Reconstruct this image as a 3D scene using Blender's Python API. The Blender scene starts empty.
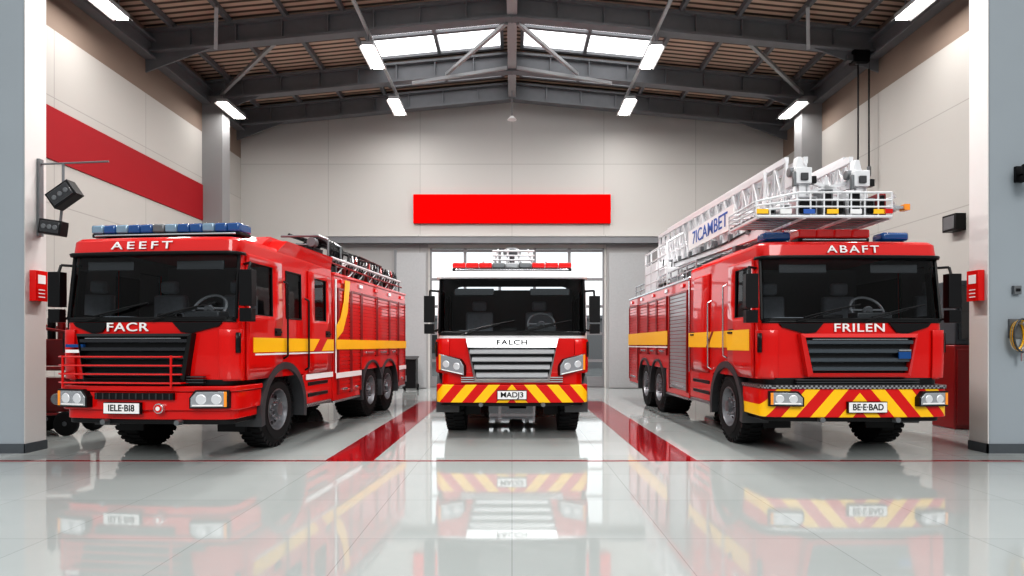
import bpy, bmesh, math
from mathutils import Vector, Matrix
C = bpy.context
S = C.scene
COL = S.collection
pi = math.pi

# ------------------------------------------------------------------ materials
def mat(name, col, rough=0.5, metal=0.0, coat=0.0, emis=None, es=0.0, noise=0.0, nscale=20.0, spec=0.5):
    m = bpy.data.materials.new(name); m.use_nodes = True
    nt = m.node_tree; b = nt.nodes['Principled BSDF']
    b.inputs['Base Color'].default_value = (*col, 1)
    b.inputs['Roughness'].default_value = rough
    b.inputs['Metallic'].default_value = metal
    b.inputs['Coat Weight'].default_value = coat
    b.inputs['Coat Roughness'].default_value = 0.03
    b.inputs['Specular IOR Level'].default_value = spec
    if emis:
        b.inputs['Emission Color'].default_value = (*emis, 1)
        b.inputs['Emission Strength'].default_value = es
    if noise > 0:
        tc = nt.nodes.new('ShaderNodeTexCoord'); n = nt.nodes.new('ShaderNodeTexNoise')
        n.inputs['Scale'].default_value = nscale; n.inputs['Detail'].default_value = 6
        mp = nt.nodes.new('ShaderNodeMix'); mp.data_type = 'RGBA'
        mp.inputs[6].default_value = tuple(c*(1-noise) for c in col)+(1,)
        mp.inputs[7].default_value = tuple(min(1, c*(1+noise)) for c in col)+(1,)
        nt.links.new(tc.outputs['Object'], n.inputs['Vector'])
        nt.links.new(n.outputs['Fac'], mp.inputs[0])
        nt.links.new(mp.outputs[2], b.inputs['Base Color'])
    return m

RED = mat('red_paint', (0.60, 0.004, 0.003), 0.35, 0, 0.9, noise=0.04, nscale=2, spec=0.15)
REDD = mat('dark_red_paint', (0.22, 0.003, 0.004), 0.4, 0, 0.4, noise=0.05)
WHITEP = mat('white_paint', (0.72, 0.72, 0.73), 0.3, 0, 0.8, noise=0.02, nscale=3)
BLACK = mat('black_plastic', (0.006, 0.006, 0.007), 0.35, noise=0.1, spec=.3)
RUBBER = mat('rubber', (0.010, 0.010, 0.011), 0.7, noise=0.2, nscale=40, spec=.25)
DARK = mat('dark_interior', (0.012, 0.012, 0.014), 0.7, noise=0.1, spec=.2)
LINER = mat('cab_headliner', (0.12, 0.125, 0.13), 0.8, noise=0.1)
SEATM = mat('seat_fabric', (0.22, 0.23, 0.25), 0.8, noise=0.2)
WHEELG = mat('steering_grip', (0.20, 0.20, 0.21), 0.4, noise=0.1)
SILVER = mat('silver_metal', (0.66, 0.67, 0.69), 0.22, 0.9, noise=0.06)
RIMM = mat('rim_steel', (0.20, 0.205, 0.22), 0.35, 0.75, noise=0.15)
SILVERP = mat('silver_paint', (0.40, 0.41, 0.43), 0.35, 0.5, 0.4, noise=0.04)
GSIL = mat('grille_silver', (0.55, 0.56, 0.58), 0.3, 0.5, 0.4, noise=0.04)
GREYM = mat('grey_metal', (0.18, 0.19, 0.20), 0.4, 0.6, noise=0.08)
DGREY = mat('dark_grey_plastic', (0.04, 0.042, 0.046), 0.4, noise=0.08)
SLAT = mat('grille_slat', (0.03, 0.032, 0.037), 0.22, 0.3, 0.6, noise=0.08)
SLATG = mat('grille_slat_grey', (0.08, 0.095, 0.11), 0.25, 0.4, 0.6, noise=0.08)
LADM = mat('ladder_alloy', (0.70, 0.71, 0.73), 0.4, 0.2, noise=0.06)
YEL = mat('yellow_reflective', (0.95, 0.52, 0.005), 0.4, 0, 0.3, noise=0.03)
WHT = mat('white_reflective', (0.80, 0.80, 0.80), 0.4, noise=0.02)
BLUE = mat('blue_lens', (0.005, 0.055, 0.20), 0.1, 0, 1.0, (0.02, 0.2, 0.6), 0.06, noise=.1)
BLUEL = mat('clear_blue_lens', (0.20, 0.32, 0.42), 0.1, 0.2, 1.0, noise=.1)
REDL = mat('red_lens', (0.65, 0.008, 0.008), 0.12, 0, 1.0, (0.9, 0.02, 0.02), 0.12, noise=.05)
LENS = mat('lamp_lens', (0.75, 0.77, 0.8), 0.08, 0.5, 1.0, (1, 1, 1), 0.08, noise=.05)
CLEAR = mat('lamp_reflector', (0.55, 0.57, 0.60), 0.15, 0.7, 1.0, noise=.1)
STEEL = mat('structural_steel', (0.18, 0.187, 0.20), 0.5, 0.1, noise=0.12, nscale=4)
STEELL = mat('light_steel', (0.36, 0.37, 0.38), 0.45, 0.2, noise=0.08)
TXTB = mat('letter_blue', (0.02, 0.1, 0.4), 0.5, noise=.02)
ORANGE = mat('amber_lens', (0.9, 0.3, 0.02), 0.2, 0, 0.8, noise=.05)
LAMPE = mat('lamp_diffuser', (1, 1, 1), 0.5, 0, 0, (1.0, 0.98, 0.94), 9.0)
SKYL = mat('skylight_panel', (0.9, 0.92, 0.95), 0.4, 0, 0, (1.0, 1.0, 1.0), 2.0, noise=.02)
PILL = mat('pillar_plaster', (0.27, 0.305, 0.335), 0.6, noise=0.04, nscale=1.5)
PILLW = mat('pillar_white', (0.60, 0.59, 0.58), 0.6, noise=0.03, nscale=1.5)
COLG = mat('column_grey', (0.26, 0.26, 0.265), 0.6, noise=0.04, nscale=1.5)
BASEB = mat('baseboard', (0.06, 0.07, 0.08), 0.5, noise=0.1)
STRIPE = mat('wall_red', (0.30, 0.012, 0.018), 0.6, noise=0.05, nscale=2, spec=.2)
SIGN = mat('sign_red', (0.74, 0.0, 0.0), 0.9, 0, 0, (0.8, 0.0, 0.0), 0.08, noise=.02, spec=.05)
FLRED = mat('floor_red', (0.25, 0.005, 0.010), 0.08, 0, 0.2, noise=0.06, nscale=3)
CONC = mat('asphalt', (0.16, 0.16, 0.165), 0.8, noise=0.15)
DARKG = mat('dark_glass', (0.02, 0.022, 0.025), 0.05, 0, 1.0, noise=.02)

def glass(name, tint, bl=.2):
    m = bpy.data.materials.new(name); m.use_nodes = True
    nt = m.node_tree; nt.nodes.clear()
    o = nt.nodes.new('ShaderNodeOutputMaterial'); mx = nt.nodes.new('ShaderNodeMixShader')
    t = nt.nodes.new('ShaderNodeBsdfTransparent'); g = nt.nodes.new('ShaderNodeBsdfGlossy')
    f = nt.nodes.new('ShaderNodeLayerWeight'); f.inputs['Blend'].default_value = bl
    t.inputs[0].default_value = (*tint, 1); g.inputs['Roughness'].default_value = 0.005
    nt.links.new(f.outputs[0], mx.inputs[0]); nt.links.new(t.outputs[0], mx.inputs[1])
    nt.links.new(g.outputs[0], mx.inputs[2]); nt.links.new(mx.outputs[0], o.inputs[0])
    return m
GLASS = glass('tinted_glass', (0.84, 0.88, 0.90), .24)
GLASSC = glass('clear_glass', (0.84, 0.88, 0.90), .1)

def hazard():
    m = mat('hazard_chevrons', (1, 1, 1), 0.35, 0, 0.6, spec=.2); nt = m.node_tree; N = nt.nodes; Lk = nt.links
    tc = N.new('ShaderNodeTexCoord'); sp = N.new('ShaderNodeSeparateXYZ'); Lk.new(tc.outputs['Object'], sp.inputs[0])
    def M(op, a, b=None):
        n = N.new('ShaderNodeMath'); n.operation = op
        for i, v in enumerate((a, b)):
            if v is None: continue
            if isinstance(v, (int, float)): n.inputs[i].default_value = v
            else: Lk.new(v, n.inputs[i])
        return n.outputs[0]
    ax = M('ABSOLUTE', sp.outputs[0])
    s = M('ADD', ax, M('MULTIPLY', sp.outputs[2], 0.85))
    fr = M('FRACT', M('DIVIDE', s, 0.37))
    c = M('GREATER_THAN', fr, 0.5)
    mx = N.new('ShaderNodeMix'); mx.data_type = 'RGBA'
    mx.inputs[6].default_value = (0.60, 0.006, 0.005, 1); mx.inputs[7].default_value = (0.95, 0.54, 0.008, 1)
    Lk.new(c, mx.inputs[0]); Lk.new(mx.outputs[2], N['Principled BSDF'].inputs['Base Color'])
    return m
HAZ = hazard()

def tread(name, col):
    m = mat(name, col, 0.3, 0.8); nt = m.node_tree; N = nt.nodes
    tc = N.new('ShaderNodeTexCoord'); v = N.new('ShaderNodeTexChecker'); v.inputs['Scale'].default_value = 34
    v.inputs['Color1'].default_value = (*col, 1); v.inputs['Color2'].default_value = tuple(c*.15 for c in col)+(1,)
    nt.links.new(tc.outputs['Object'], v.inputs['Vector']); nt.links.new(v.outputs['Color'], N['Principled BSDF'].inputs['Base Color'])
    return m
TREAD = tread('tread_plate', (0.5, 0.5, 0.52))

def floor_mat():
    m = mat('floor_tiles', (0.5, 0.5, 0.5), 0.1, 0, 0.0); nt = m.node_tree; N = nt.nodes; Lk = nt.links
    b = N['Principled BSDF']
    tc = N.new('ShaderNodeTexCoord')
    br = N.new('ShaderNodeTexBrick'); br.offset = 0.0
    br.inputs['Scale'].default_value = 1.0; br.inputs['Brick Width'].default_value = 1.2; br.inputs['Row Height'].default_value = 1.2
    br.inputs['Mortar Size'].default_value = 0.004
    br.inputs['Color1'].default_value = (0.375, 0.405, 0.40, 1); br.inputs['Color2'].default_value = (0.40, 0.43, 0.425, 1)
    br.inputs['Mortar'].default_value = (0.28, 0.30, 0.30, 1)
    Lk.new(tc.outputs['Object'], br.inputs['Vector'])
    n = N.new('ShaderNodeTexNoise'); n.inputs['Scale'].default_value = 1.3; n.inputs['Detail'].default_value = 8
    Lk.new(tc.outputs['Object'], n.inputs['Vector'])
    mx = N.new('ShaderNodeMix'); mx.data_type = 'RGBA'; mx.blend_type = 'MULTIPLY'; mx.inputs[0].default_value = 0.2
    Lk.new(br.outputs['Color'], mx.inputs[6])
    cr = N.new('ShaderNodeValToRGB'); cr.color_ramp.elements[0].color = (0.8, 0.8, 0.8, 1); cr.color_ramp.elements[0].position = 0.3
    cr.color_ramp.elements[1].position = 0.7
    Lk.new(n.outputs['Fac'], cr.inputs[0]); Lk.new(cr.outputs[0], mx.inputs[7]); Lk.new(mx.outputs[2], b.inputs['Base Color'])
    mr = N.new('ShaderNodeMapRange'); mr.inputs[3].default_value = 0.02; mr.inputs[4].default_value = 0.06
    Lk.new(n.outputs['Fac'], mr.inputs[0]); Lk.new(mr.outputs[0], b.inputs['Roughness'])
    b.inputs['IOR'].default_value = 1.65
    return m
FLOOR = floor_mat()

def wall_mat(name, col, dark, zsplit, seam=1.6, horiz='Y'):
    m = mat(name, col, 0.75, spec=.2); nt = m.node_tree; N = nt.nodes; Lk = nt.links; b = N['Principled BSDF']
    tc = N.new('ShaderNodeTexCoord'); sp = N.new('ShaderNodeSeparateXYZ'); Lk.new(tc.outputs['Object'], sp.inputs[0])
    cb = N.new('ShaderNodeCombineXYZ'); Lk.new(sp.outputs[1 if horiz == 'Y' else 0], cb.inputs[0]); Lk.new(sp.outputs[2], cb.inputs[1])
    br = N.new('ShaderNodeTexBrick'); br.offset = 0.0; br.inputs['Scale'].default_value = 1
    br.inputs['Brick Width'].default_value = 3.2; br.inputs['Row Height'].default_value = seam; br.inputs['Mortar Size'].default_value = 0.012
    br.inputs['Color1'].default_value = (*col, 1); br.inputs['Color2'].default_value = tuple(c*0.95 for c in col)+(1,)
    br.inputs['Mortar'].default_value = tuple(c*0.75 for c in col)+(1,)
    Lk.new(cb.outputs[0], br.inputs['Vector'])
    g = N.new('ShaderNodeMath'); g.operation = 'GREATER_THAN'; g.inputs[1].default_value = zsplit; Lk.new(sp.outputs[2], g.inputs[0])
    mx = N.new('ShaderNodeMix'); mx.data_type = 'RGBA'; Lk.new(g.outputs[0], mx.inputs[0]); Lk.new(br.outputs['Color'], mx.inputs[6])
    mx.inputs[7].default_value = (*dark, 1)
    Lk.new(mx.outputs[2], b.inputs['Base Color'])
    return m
WALLB = wall_mat('back_wall_panels', (0.50, 0.49, 0.475), (0.50, 0.49, 0.475), 50, 3.9, 'X')
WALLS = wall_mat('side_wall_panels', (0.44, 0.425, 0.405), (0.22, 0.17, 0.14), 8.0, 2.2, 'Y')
WALLG = wall_mat('grey_panels', (0.31, 0.31, 0.31), (0.31, 0.31, 0.31), 50, 5.5, 'X')

def deck_mat():
    m = mat('wood_deck', (0.3, 0.18, 0.1), 0.7); nt = m.node_tree; N = nt.nodes; Lk = nt.links; b = N['Principled BSDF']
    tc = N.new('ShaderNodeTexCoord'); w = N.new('ShaderNodeTexWave'); w.bands_direction = 'Y'; w.inputs['Scale'].default_value = 1.4
    w.inputs['Distortion'].default_value = 0.4; w.inputs['Detail'].default_value = 3
    Lk.new(tc.outputs['Object'], w.inputs['Vector'])
    cr = N.new('ShaderNodeValToRGB'); e = cr.color_ramp.elements
    e[0].color = (0.09, 0.06, 0.045, 1); e[1].color = (0.62, 0.46, 0.36, 1); e[0].position = 0.2; e[1].position = 0.55
    Lk.new(w.outputs['Fac'], cr.inputs[0])
    Lk.new(cr.outputs[0], b.inputs['Base Color'])
    return m
DECK = deck_mat()

# ------------------------------------------------------------------ builder
class B:
    def __init__(s): s.bm = bmesh.new(); s.m = []
    def mi(s, m):
        if m not in s.m: s.m.append(m)
        return s.m.index(m)
    def _f(s, vs, i):
        try:
            f = s.bm.faces.new(vs); f.material_index = i; return f
        except ValueError: return None
    def box(s, x0, x1, y0, y1, z0, z1, m, M=None):
        i = s.mi(m)
        co = [(x, y, z) for x in (x0, x1) for y in (y0, y1) for z in (z0, z1)]
        v = [s.bm.verts.new(M @ Vector(c) if M else c) for c in co]
        for q in ((0,1,3,2),(4,6,7,5),(0,4,5,1),(2,3,7,6),(0,2,6,4),(1,5,7,3)): s._f([v[k] for k in q], i)
        return s
    def sbox(s, xa, xb, y0, y1, z0, z1, m):
        return s.box(min(xa, xb), max(xa, xb), y0, y1, z0, z1, m)
    def cyl(s, p0, p1, r, m, seg=12, r2=None):
        i = s.mi(m); p0 = Vector(p0); p1 = Vector(p1); d = (p1-p0).normalized()
        a = d.orthogonal().normalized(); b = d.cross(a); r2 = r if r2 is None else r2
        A = []; Bv = []
        for k in range(seg):
            t = 2*pi*k/seg; o = a*math.cos(t)+b*math.sin(t)
            A.append(s.bm.verts.new(p0+o*r)); Bv.append(s.bm.verts.new(p1+o*r2))
        for k in range(seg): s._f([A[k], A[(k+1)%seg], Bv[(k+1)%seg], Bv[k]], i)
        s._f(A[::-1], i); s._f(Bv, i); return s
    def beam(s, p0, p1, w, h, m, up=(0,0,1)):
        p0 = Vector(p0); p1 = Vector(p1); d = (p1-p0); L = d.length; d.normalize()
        u = Vector(up); sd = d.cross(u)
        if sd.length < 1e-4: sd = d.cross(Vector((0,1,0)))
        sd.normalize(); u = sd.cross(d)
        M = Matrix((sd, d, u)).transposed().to_4x4(); M.translation = p0
        return s.box(-w/2, w/2, 0, L, -h/2, h/2, m, M)
    def path(s, pts, r, m, seg=6, closed=False):
        n = len(pts)
        for k in range(n if closed else n-1):
            a = Vector(pts[k]); b = Vector(pts[(k+1)%n])
            if (b-a).length > 1e-4: s.cyl(a, b, r, m, seg)
        return s
    def prism(s, pts, vec, m, M=None):
        i = s.mi(m); vec = Vector(vec)
        P0 = [Vector(p) for p in pts]; P1 = [p+vec for p in P0]
        if M: P0 = [M @ p for p in P0]; P1 = [M @ p for p in P1]
        A = [s.bm.verts.new(p) for p in P0]; Bv = [s.bm.verts.new(p) for p in P1]; n = len(pts)
        s._f(A[::-1], i); s._f(Bv, i)
        for k in range(n): s._f([A[k], A[(k+1)%n], Bv[(k+1)%n], Bv[k]], i)
        return s
    def quad(s, pts, m):
        s._f([s.bm.verts.new(p) for p in pts], s.mi(m)); return s
    def grid(s, fn, us, vs, m, skip=None, cap=False):
        V = [[s.bm.verts.new(fn(u, v)) for u in us] for v in vs]
        for j in range(len(vs)-1):
            for k in range(len(us)-1):
                if skip and skip(k, j): continue
                mm = m(us[k], (vs[j]+vs[j+1])/2) if callable(m) else m
                s._f([V[j][k], V[j][k+1], V[j+1][k+1], V[j+1][k]], s.mi(mm))
        if cap:
            s._f(V[-1], s.mi(m(us[0], vs[-1]) if callable(m) else m))
        return s
    def lathe(s, prof, m, seg=40, axis='X', c=(0,0,0)):
        i = s.mi(m); R = []
        for k in range(seg):
            t = 2*pi*k/seg; ring = []
            for (h, r) in prof:
                if axis == 'X': p = (c[0]+h, c[1]+r*math.cos(t), c[2]+r*math.sin(t))
                elif axis == 'Y': p = (c[0]+r*math.cos(t), c[1]+h, c[2]+r*math.sin(t))
                else: p = (c[0]+r*math.cos(t), c[1]+r*math.sin(t), c[2]+h)
                ring.append(s.bm.verts.new(p))
            R.append(ring)
        for k in range(seg):
            a = R[k]; b = R[(k+1)%seg]
            for j in range(len(prof)-1): s._f([a[j], b[j], b[j+1], a[j+1]], i)
        return s
    def obj(s, name, parent=None, bevel=0, solid=0, label=None, ang=35):
        bmesh.ops.recalc_face_normals(s.bm, faces=s.bm.faces)
        me = bpy.data.meshes.new(name)
        s.bm.to_mesh(me); s.bm.free()
        for m in s.m: me.materials.append(m)
        me.polygons.foreach_set('use_smooth', [True]*len(me.polygons))
        me.set_sharp_from_angle(angle=math.radians(ang))
        o = bpy.data.objects.new(name, me); COL.objects.link(o)
        if parent: o.parent = parent
        if solid:
            d = o.modifiers.new('s', 'SOLIDIFY'); d.thickness = solid; d.offset = 0
        if bevel:
            d = o.modifiers.new('b', 'BEVEL'); d.width = bevel; d.segments = 2; d.limit_method = 'ANGLE'; d.angle_limit = math.radians(40)
        if label: o['label'] = label
        return o

def top(o, label, cat, group=None):
    o['label'] = label; o['category'] = cat
    if group: o['group'] = group
    return o
def struct(o, label=None):
    o['kind'] = 'structure'
    if label: o['label'] = label
    o['category'] = o.name.split('_')[0].split('.')[0]
    return o
def empty(name, loc=(0,0,0), rz=0):
    e = bpy.data.objects.new(name, None); e.location = loc; e.rotation_euler = (0,0,rz); e.empty_display_size = 0.2
    COL.objects.link(e); return e
def text(name, body, size, loc, rot, m, parent=None, ext=0.002, bold=0.0, sx=1.0, label=None, sp=1.0):
    cu = bpy.data.curves.new(name, 'FONT'); cu.body = body; cu.size = size; cu.extrude = ext; cu.offset = bold
    cu.align_x = 'CENTER'; cu.align_y = 'CENTER'; cu.space_character = sp
    t = bpy.data.objects.new(name+'_tmp', cu); COL.objects.link(t)
    C.view_layer.update()
    me = bpy.data.meshes.new_from_object(t.evaluated_get(C.evaluated_depsgraph_get()))
    bpy.data.objects.remove(t)
    me.materials.clear(); me.materials.append(m)
    o = bpy.data.objects.new(name, me); COL.objects.link(o)
    o.location = loc; o.rotation_euler = rot; o.scale = (sx, 1, 1)
    if parent: o.parent = parent
    if label: o['label'] = label
    return o
def interp(tab, z):
    if z <= tab[0][0]: return tab[0][1]
    for (a, b), (c, d) in zip(tab, tab[1:]):
        if z <= c: return b+(d-b)*(z-a)/(c-a)
    return tab[-1][1]
def lin(a, b, n): return [a+(b-a)*i/n for i in range(n+1)]

# ------------------------------------------------------------------ wheel
def make_wheel(parent, x, y, side, r=0.55, dual=False):
    w = empty('wheel', (x, y, r)); w.parent = parent
    t = 0.34 if not dual else 0.60
    o = side
    b = B()
    pr = [(0, .29), (.0, .33), (-.014, .40), (.01, .47), (.035, .52), (.06, r-.014), (t-.06, r-.014), (t-.035, .52), (t-.02, .47), (t, .40), (t, .29)]
    b.lathe([(-o*h, rr) for h, rr in pr], RUBBER, 48)
    for k in range(34):
        a = 2*pi*k/34; M = Matrix.Rotation(a, 4, 'X')
        b.box(*sorted((-o*.012, -o*.15)), -0.028, 0.028, .495, r, RUBBER, M)
        M = Matrix.Rotation(a+pi/34, 4, 'X')
        b.box(*sorted((-o*.14, -o*(t-.012))), -0.028, 0.028, .495, r, RUBBER, M)
    b.lathe([(-o*-.013, .42), (-o*-.02, .425), (-o*-.013, .43)], RUBBER, 40)
    b.obj('tire', w)
    b = B()
    pr = [(0.008, .305), (0.012, .29), (-.01, .275), (-.06, .26), (-.10, .235), (-.09, .17), (-.03, .14), (-.02, .10), (.04, .09), (.05, .06), (.05, .001)]
    b.lathe([(o*h, rr) for h, rr in pr], RIMM, 40)
    for k in range(10):
        a = 2*pi*k/10; cy, cz = .135*math.cos(a), .135*math.sin(a)
        b.cyl((-o*.05, cy, cz), (o*.01, cy, cz), .014, SILVER, 8)
        a += pi/10; cy, cz = .205*math.cos(a), .205*math.sin(a)
        b.cyl((-o*.1, cy, cz), (-o*.088, cy, cz), .03, BLACK, 12)
    b.obj('rim', w)
    return w

# ------------------------------------------------------------------ truck
def make_truck(P):
    e = empty('fire_engine', P['loc'], P['yaw'])
    k = P.get('k', 1.0)
    W = P.get('W', 1.25); L = P['L']; Lc = P['Lc']; R = .16; BOW = .06
    z0 = 1.04; zwb = P.get('zwb', 1.84*k); zwt = P.get('zwt', 2.68*k); zt = 2.92*k
    Ft = [(z0, .03), (1.25*k, .015), (1.6*k, .01), (zwb, .02), (zwt, .11), (zwt+.02, .085), (2.86*k, .11), (2.9*k, .15), (zt, .24)]
    Wt = [(z0, W), (1.9*k, W), (zwt, W-.012), (2.86*k, W-.02), (2.9*k, W-.05), (zt, W-.13)]
    def Pt(c, z, off=0.0):
        w = interp(Wt, z)+off; f = interp(Ft, z)-off; kind = c[0]; r = R
        bb = BOW*((w-r)/w)**2
        if kind == 'F':
            a = c[1]; s = 1 if a >= 0 else -1; aa = abs(a)
            if aa <= .85:
                x = a/.85*(w-r); return (x, f+BOW*(x/w)**2, z)
            t = (aa-.85)/.15*pi/2
            return (s*((w-r)+r*math.sin(t)), f+bb+r*(1-math.cos(t)), z)
        s = 1 if kind == 'R' else -1
        y = max(c[1], f+bb+r+c[2])
        return (s*w, y, z)
    A = [-1, -.97, -.94, -.91, -.88, -.85, -.8, -.7, -.5, -.3, -.1, 0, .1, .3, .5, .7, .8, .85, .88, .91, .94, .97, 1]
    cw = P.get('crewwin', (2.42, 2.92))
    ws = (.30, .38, 1.02, 1.28, 1.45, 1.95, 2.2, cw[0], cw[1], Lc-.1, Lc)
    offs = (.02, .09, 0, 0, 0, 0, 0, 0, 0, 0, 0)
    Rc = [('R', y, o) for y, o in zip(ws, offs)]; Lcx = [('L', y, o) for y, o in zip(ws, offs)][::-1]
    Fc = [('F', a) for a in A]
    cols = Lcx+Fc+Rc; nL = len(Lcx); nF = len(Fc)
    zs = sorted(set([z0, 1.25*k, 1.45*k, 1.6*k, 1.72*k, zwb, 1.9*k, 2.1*k, 2.3*k, 2.5*k, 2.6*k, zwt, zwt+.02, 2.82*k, 2.86*k, 2.9*k, zt]))
    wins = P['windows']
    zA, zB = 1.9*k, 2.6*k
    f0 = nL+A.index(-.94); f1 = nL+A.index(.94)
    def inhole(c, j):
        za, zb = zs[j], zs[j+1]
        if f0 <= c < f1 and za >= zwb-1e-6 and zb <= zwt+1e-6: return True
        if za >= zA-1e-6 and zb <= zB+1e-6:
            for (a, b) in wins:
                if nL+nF+a <= c < nL+nF+b: return True
                if nL-1-b <= c < nL-1-a: return True
        return False
    mf = P.get('mf', lambda u, z: RED)
    b = B(); b.grid(lambda c, z: Pt(c, z), cols, zs, mf, inhole, cap=True)
    b.box(-W+.02, W-.02, Lc-.02, Lc, z0, zt-.1, mf(('R', 3), 2))
    if P.get('crew', True):
        w2 = W-.2; h = P.get('crewh', 3.12)
        pts = [(.98, zt-.05), (1.35, h), (Lc-.05, h), (Lc, zt-.1)]
        b.prism([(-w2, y, z) for y, z in pts], (2*w2, 0, 0), RED)
        b.prism([(-W+.03, 1.15, zt-.1), (-W+.1, 1.4, h-.06), (-W+.1, Lc-.06, h-.06), (-W+.03, Lc, zt-.12)], (2*W-.06, 0, 0), RED)
    b.obj('cab_body', e)
    b = B(); b.grid(lambda c, z: Pt(c, z, -.035), cols, zs, lambda u, z: LINER if z > 2.5*k else DARK, inhole, cap=True)
    b.box(-W+.05, W-.05, .3, Lc-.05, z0, z0+.03, DARK)
    b.box(-W+.05, W-.05, 2.1, 2.13, z0, 2.75*k, LINER)
    b.obj('cab_lining', e)
    b = B()
    b.prism([(-W+.08, .2, 1.3), (-W+.08, .15, zwb-.1), (-W+.08, .36, zwb+.04), (-W+.08, .7, zwb-.02), (-W+.08, .7, 1.3)], (2*W-.16, 0, 0), DGREY)
    b.box(.25, .75, .42, .68, zwb-.02, zwb+.12, DGREY); b.box(-.2, .1, .5, .64, zwb, zwb+.09, BLACK); b.box(-.9, -.5, .4, .6, zwb, zwb+.05, SEATM)
    b.obj('dashboard', e, .02)
    for sx in (-.6, .5):
        b = B()
        b.box(sx-.26, sx+.26, 1.0, 1.45, 1.45*k, 1.62*k, SEATM)
        b.box(sx-.25, sx+.25, 1.33, 1.47, 1.6*k, 2.25*k, SEATM)
        b.box(sx-.13, sx+.13, 1.32, 1.43, 2.27*k, 2.46*k, SEATM)
        b.obj('seat', e, .04)
    b = B(); pts = []
    cc = Vector((.5, .62, zwb+.16))
    for q in range(24):
        t = 2*pi*q/24; M = Matrix.Rotation(math.radians(-35), 3, 'X')
        v = M @ Vector((.23*math.cos(t), 0, .23*math.sin(t))); pts.append(cc+v)
    b.path(pts, .02, WHEELG, 6, True)
    for q in (0, 12, 18): b.cyl(cc, pts[q], .016, WHEELG, 6)
    b.cyl(cc, cc+Vector((0, -.03, -.02)), .07, WHEELG); b.cyl(cc, (.5, .5, zwb-.15), .03, BLACK)
    b.obj('steering_wheel', e)
    for xa, xb in ((-.95, -.3), (.3, .95)):
        b = B(); b.box(xa, xb, .20, .23, 2.48*k, 2.60*k, DGREY); b.obj('sun_visor', e, .01)
    def glasspatch(cs, za, zb, name, off=-.008, frame=.014):
        bb = B(); zz = [z for z in zs if za-1e-6 <= z <= zb+1e-6]
        bb.grid(lambda c, z: Pt(c, z, off), cs, zz, GLASS)
        loop = [Pt(c, za, .002) for c in cs]+[Pt(cs[-1], z, .002) for z in zz[1:]]+[Pt(c, zb, .002) for c in cs[::-1][1:]]+[Pt(cs[0], z, .002) for z in zz[::-1][1:-1]]
        bb.path(loop, frame, BLACK, 6, True)
        return bb.obj(name, e)
    glasspatch(cols[f0:f1+1], zwb, zwt, 'windshield', frame=.022)
    for (a, bq) in wins:
        glasspatch(Rc[a:bq+1], zA, zB, 'side_window')
        glasspatch([('L', c[1], c[2]) for c in Rc[a:bq+1]], zA, zB, 'side_window')
    b = B(); b.grid(lambda c, z: Pt(c, z, .006), cols[f0:f1+1], [zwb-.045, zwb-.01], BLACK); b.obj('cowl', e, solid=.012)
    for s in (-1, 1):
        ca = [('F', s*a) for a in (.8, .85, .88, .91, .94, .97, 1)]
        b = B(); b.grid(lambda c, z: Pt(c, z, .02), ca, [z0+.02, 1.25*k, 1.45*k, 1.6*k, 1.72*k-.02], mf); b.obj('corner_panel', e, .006, solid=.03)
        ca = [('F', s*a) for a in (.93, .95, .97)]
        b = B(); b.grid(lambda c, z: Pt(c, z, .04), ca, lin(1.4*k, 1.66*k, 3), BLACK); b.obj('air_slot', e, solid=.01)
    b = B(); b.grid(lambda c, z: Pt(c, z, .03), cols[f0-2:f1+3], [zwt-.015, zwt+.025], P.get('brow', BLACK)); b.obj('brow_trim', e, solid=.02)
    for x0, x1 in ((-.8, .05), (.1, .95)):
        b = B()
        f_ = lambda x, z: (x, interp(Ft, z)-.04+BOW*(x/W)**2, z)
        b.path([f_(x0, zwb-.03), f_(x1-.25, zwb+.13)], .010, BLACK, 6)
        b.path([f_(x1-.75, zwb+.03), f_(x1-.3, zwb+.14), f_(x1, zwb+.20)], .012, BLACK, 6)
        b.obj('wiper', e)
    for ks in ('R', 'L'):
        s = 1 if ks == 'R' else -1
        for (a, c, wa, wb) in P['doors']:
            cs = [(ks, q[1], q[2]) for q in Rc[a:c+1]]
            zz = [z for z in zs if z <= zB+.1]
            def sk(ci, j):
                return wa is not None and wa-a <= ci < wb-a and zz[j] >= zA-1e-6 and zz[j+1] <= zB+1e-6
            d = B(); d.grid(lambda cc_, z: Pt(cc_, z, .014), cs, zz, mf, sk)
            dr = d.obj('door', e, solid=.024)
            ye = ws[c]-.22
            h = B(); h.sbox(s*(W+.02), s*(W+.055), ye, ye+.16, 1.67*k, 1.70*k, BLACK); h.sbox(s*(W+.014), s*(W+.03), ye-.02, ye+.18, 1.63*k, 1.74*k, BLACK)
            h.obj('door_handle', dr, .004)
    for s in (1, -1):
        b = B()
        b.sbox(s*(W-.35), s*W, 2.04, Lc, .55, z0, RED)
        b.sbox(s*(W-.3), s*(W+.03), 2.1, Lc-.1, .5, .55, TREAD)
        b.sbox(s*(W-.3), s*(W+.012), 2.2, Lc-.2, .66, .72, BLACK); b.sbox(s*(W-.3), s*(W+.012), 2.2, Lc-.2, .84, .90, BLACK)
        b.obj('cab_step', e, .01)
        rm = SILVER if P.get('rail') else BLACK
        for yy, za, zb in ((ws[4]-.08, 1.3, 2.44*k), (ws[6]-.1, 1.1, 2.24*k)):
            b = B(); b.path([(s*W, yy, za), (s*(W+.065), yy, za+.04), (s*(W+.065), yy, zb-.04), (s*W, yy, zb)], .015, rm, 8)
            b.obj('grab_rail', e)
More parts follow.
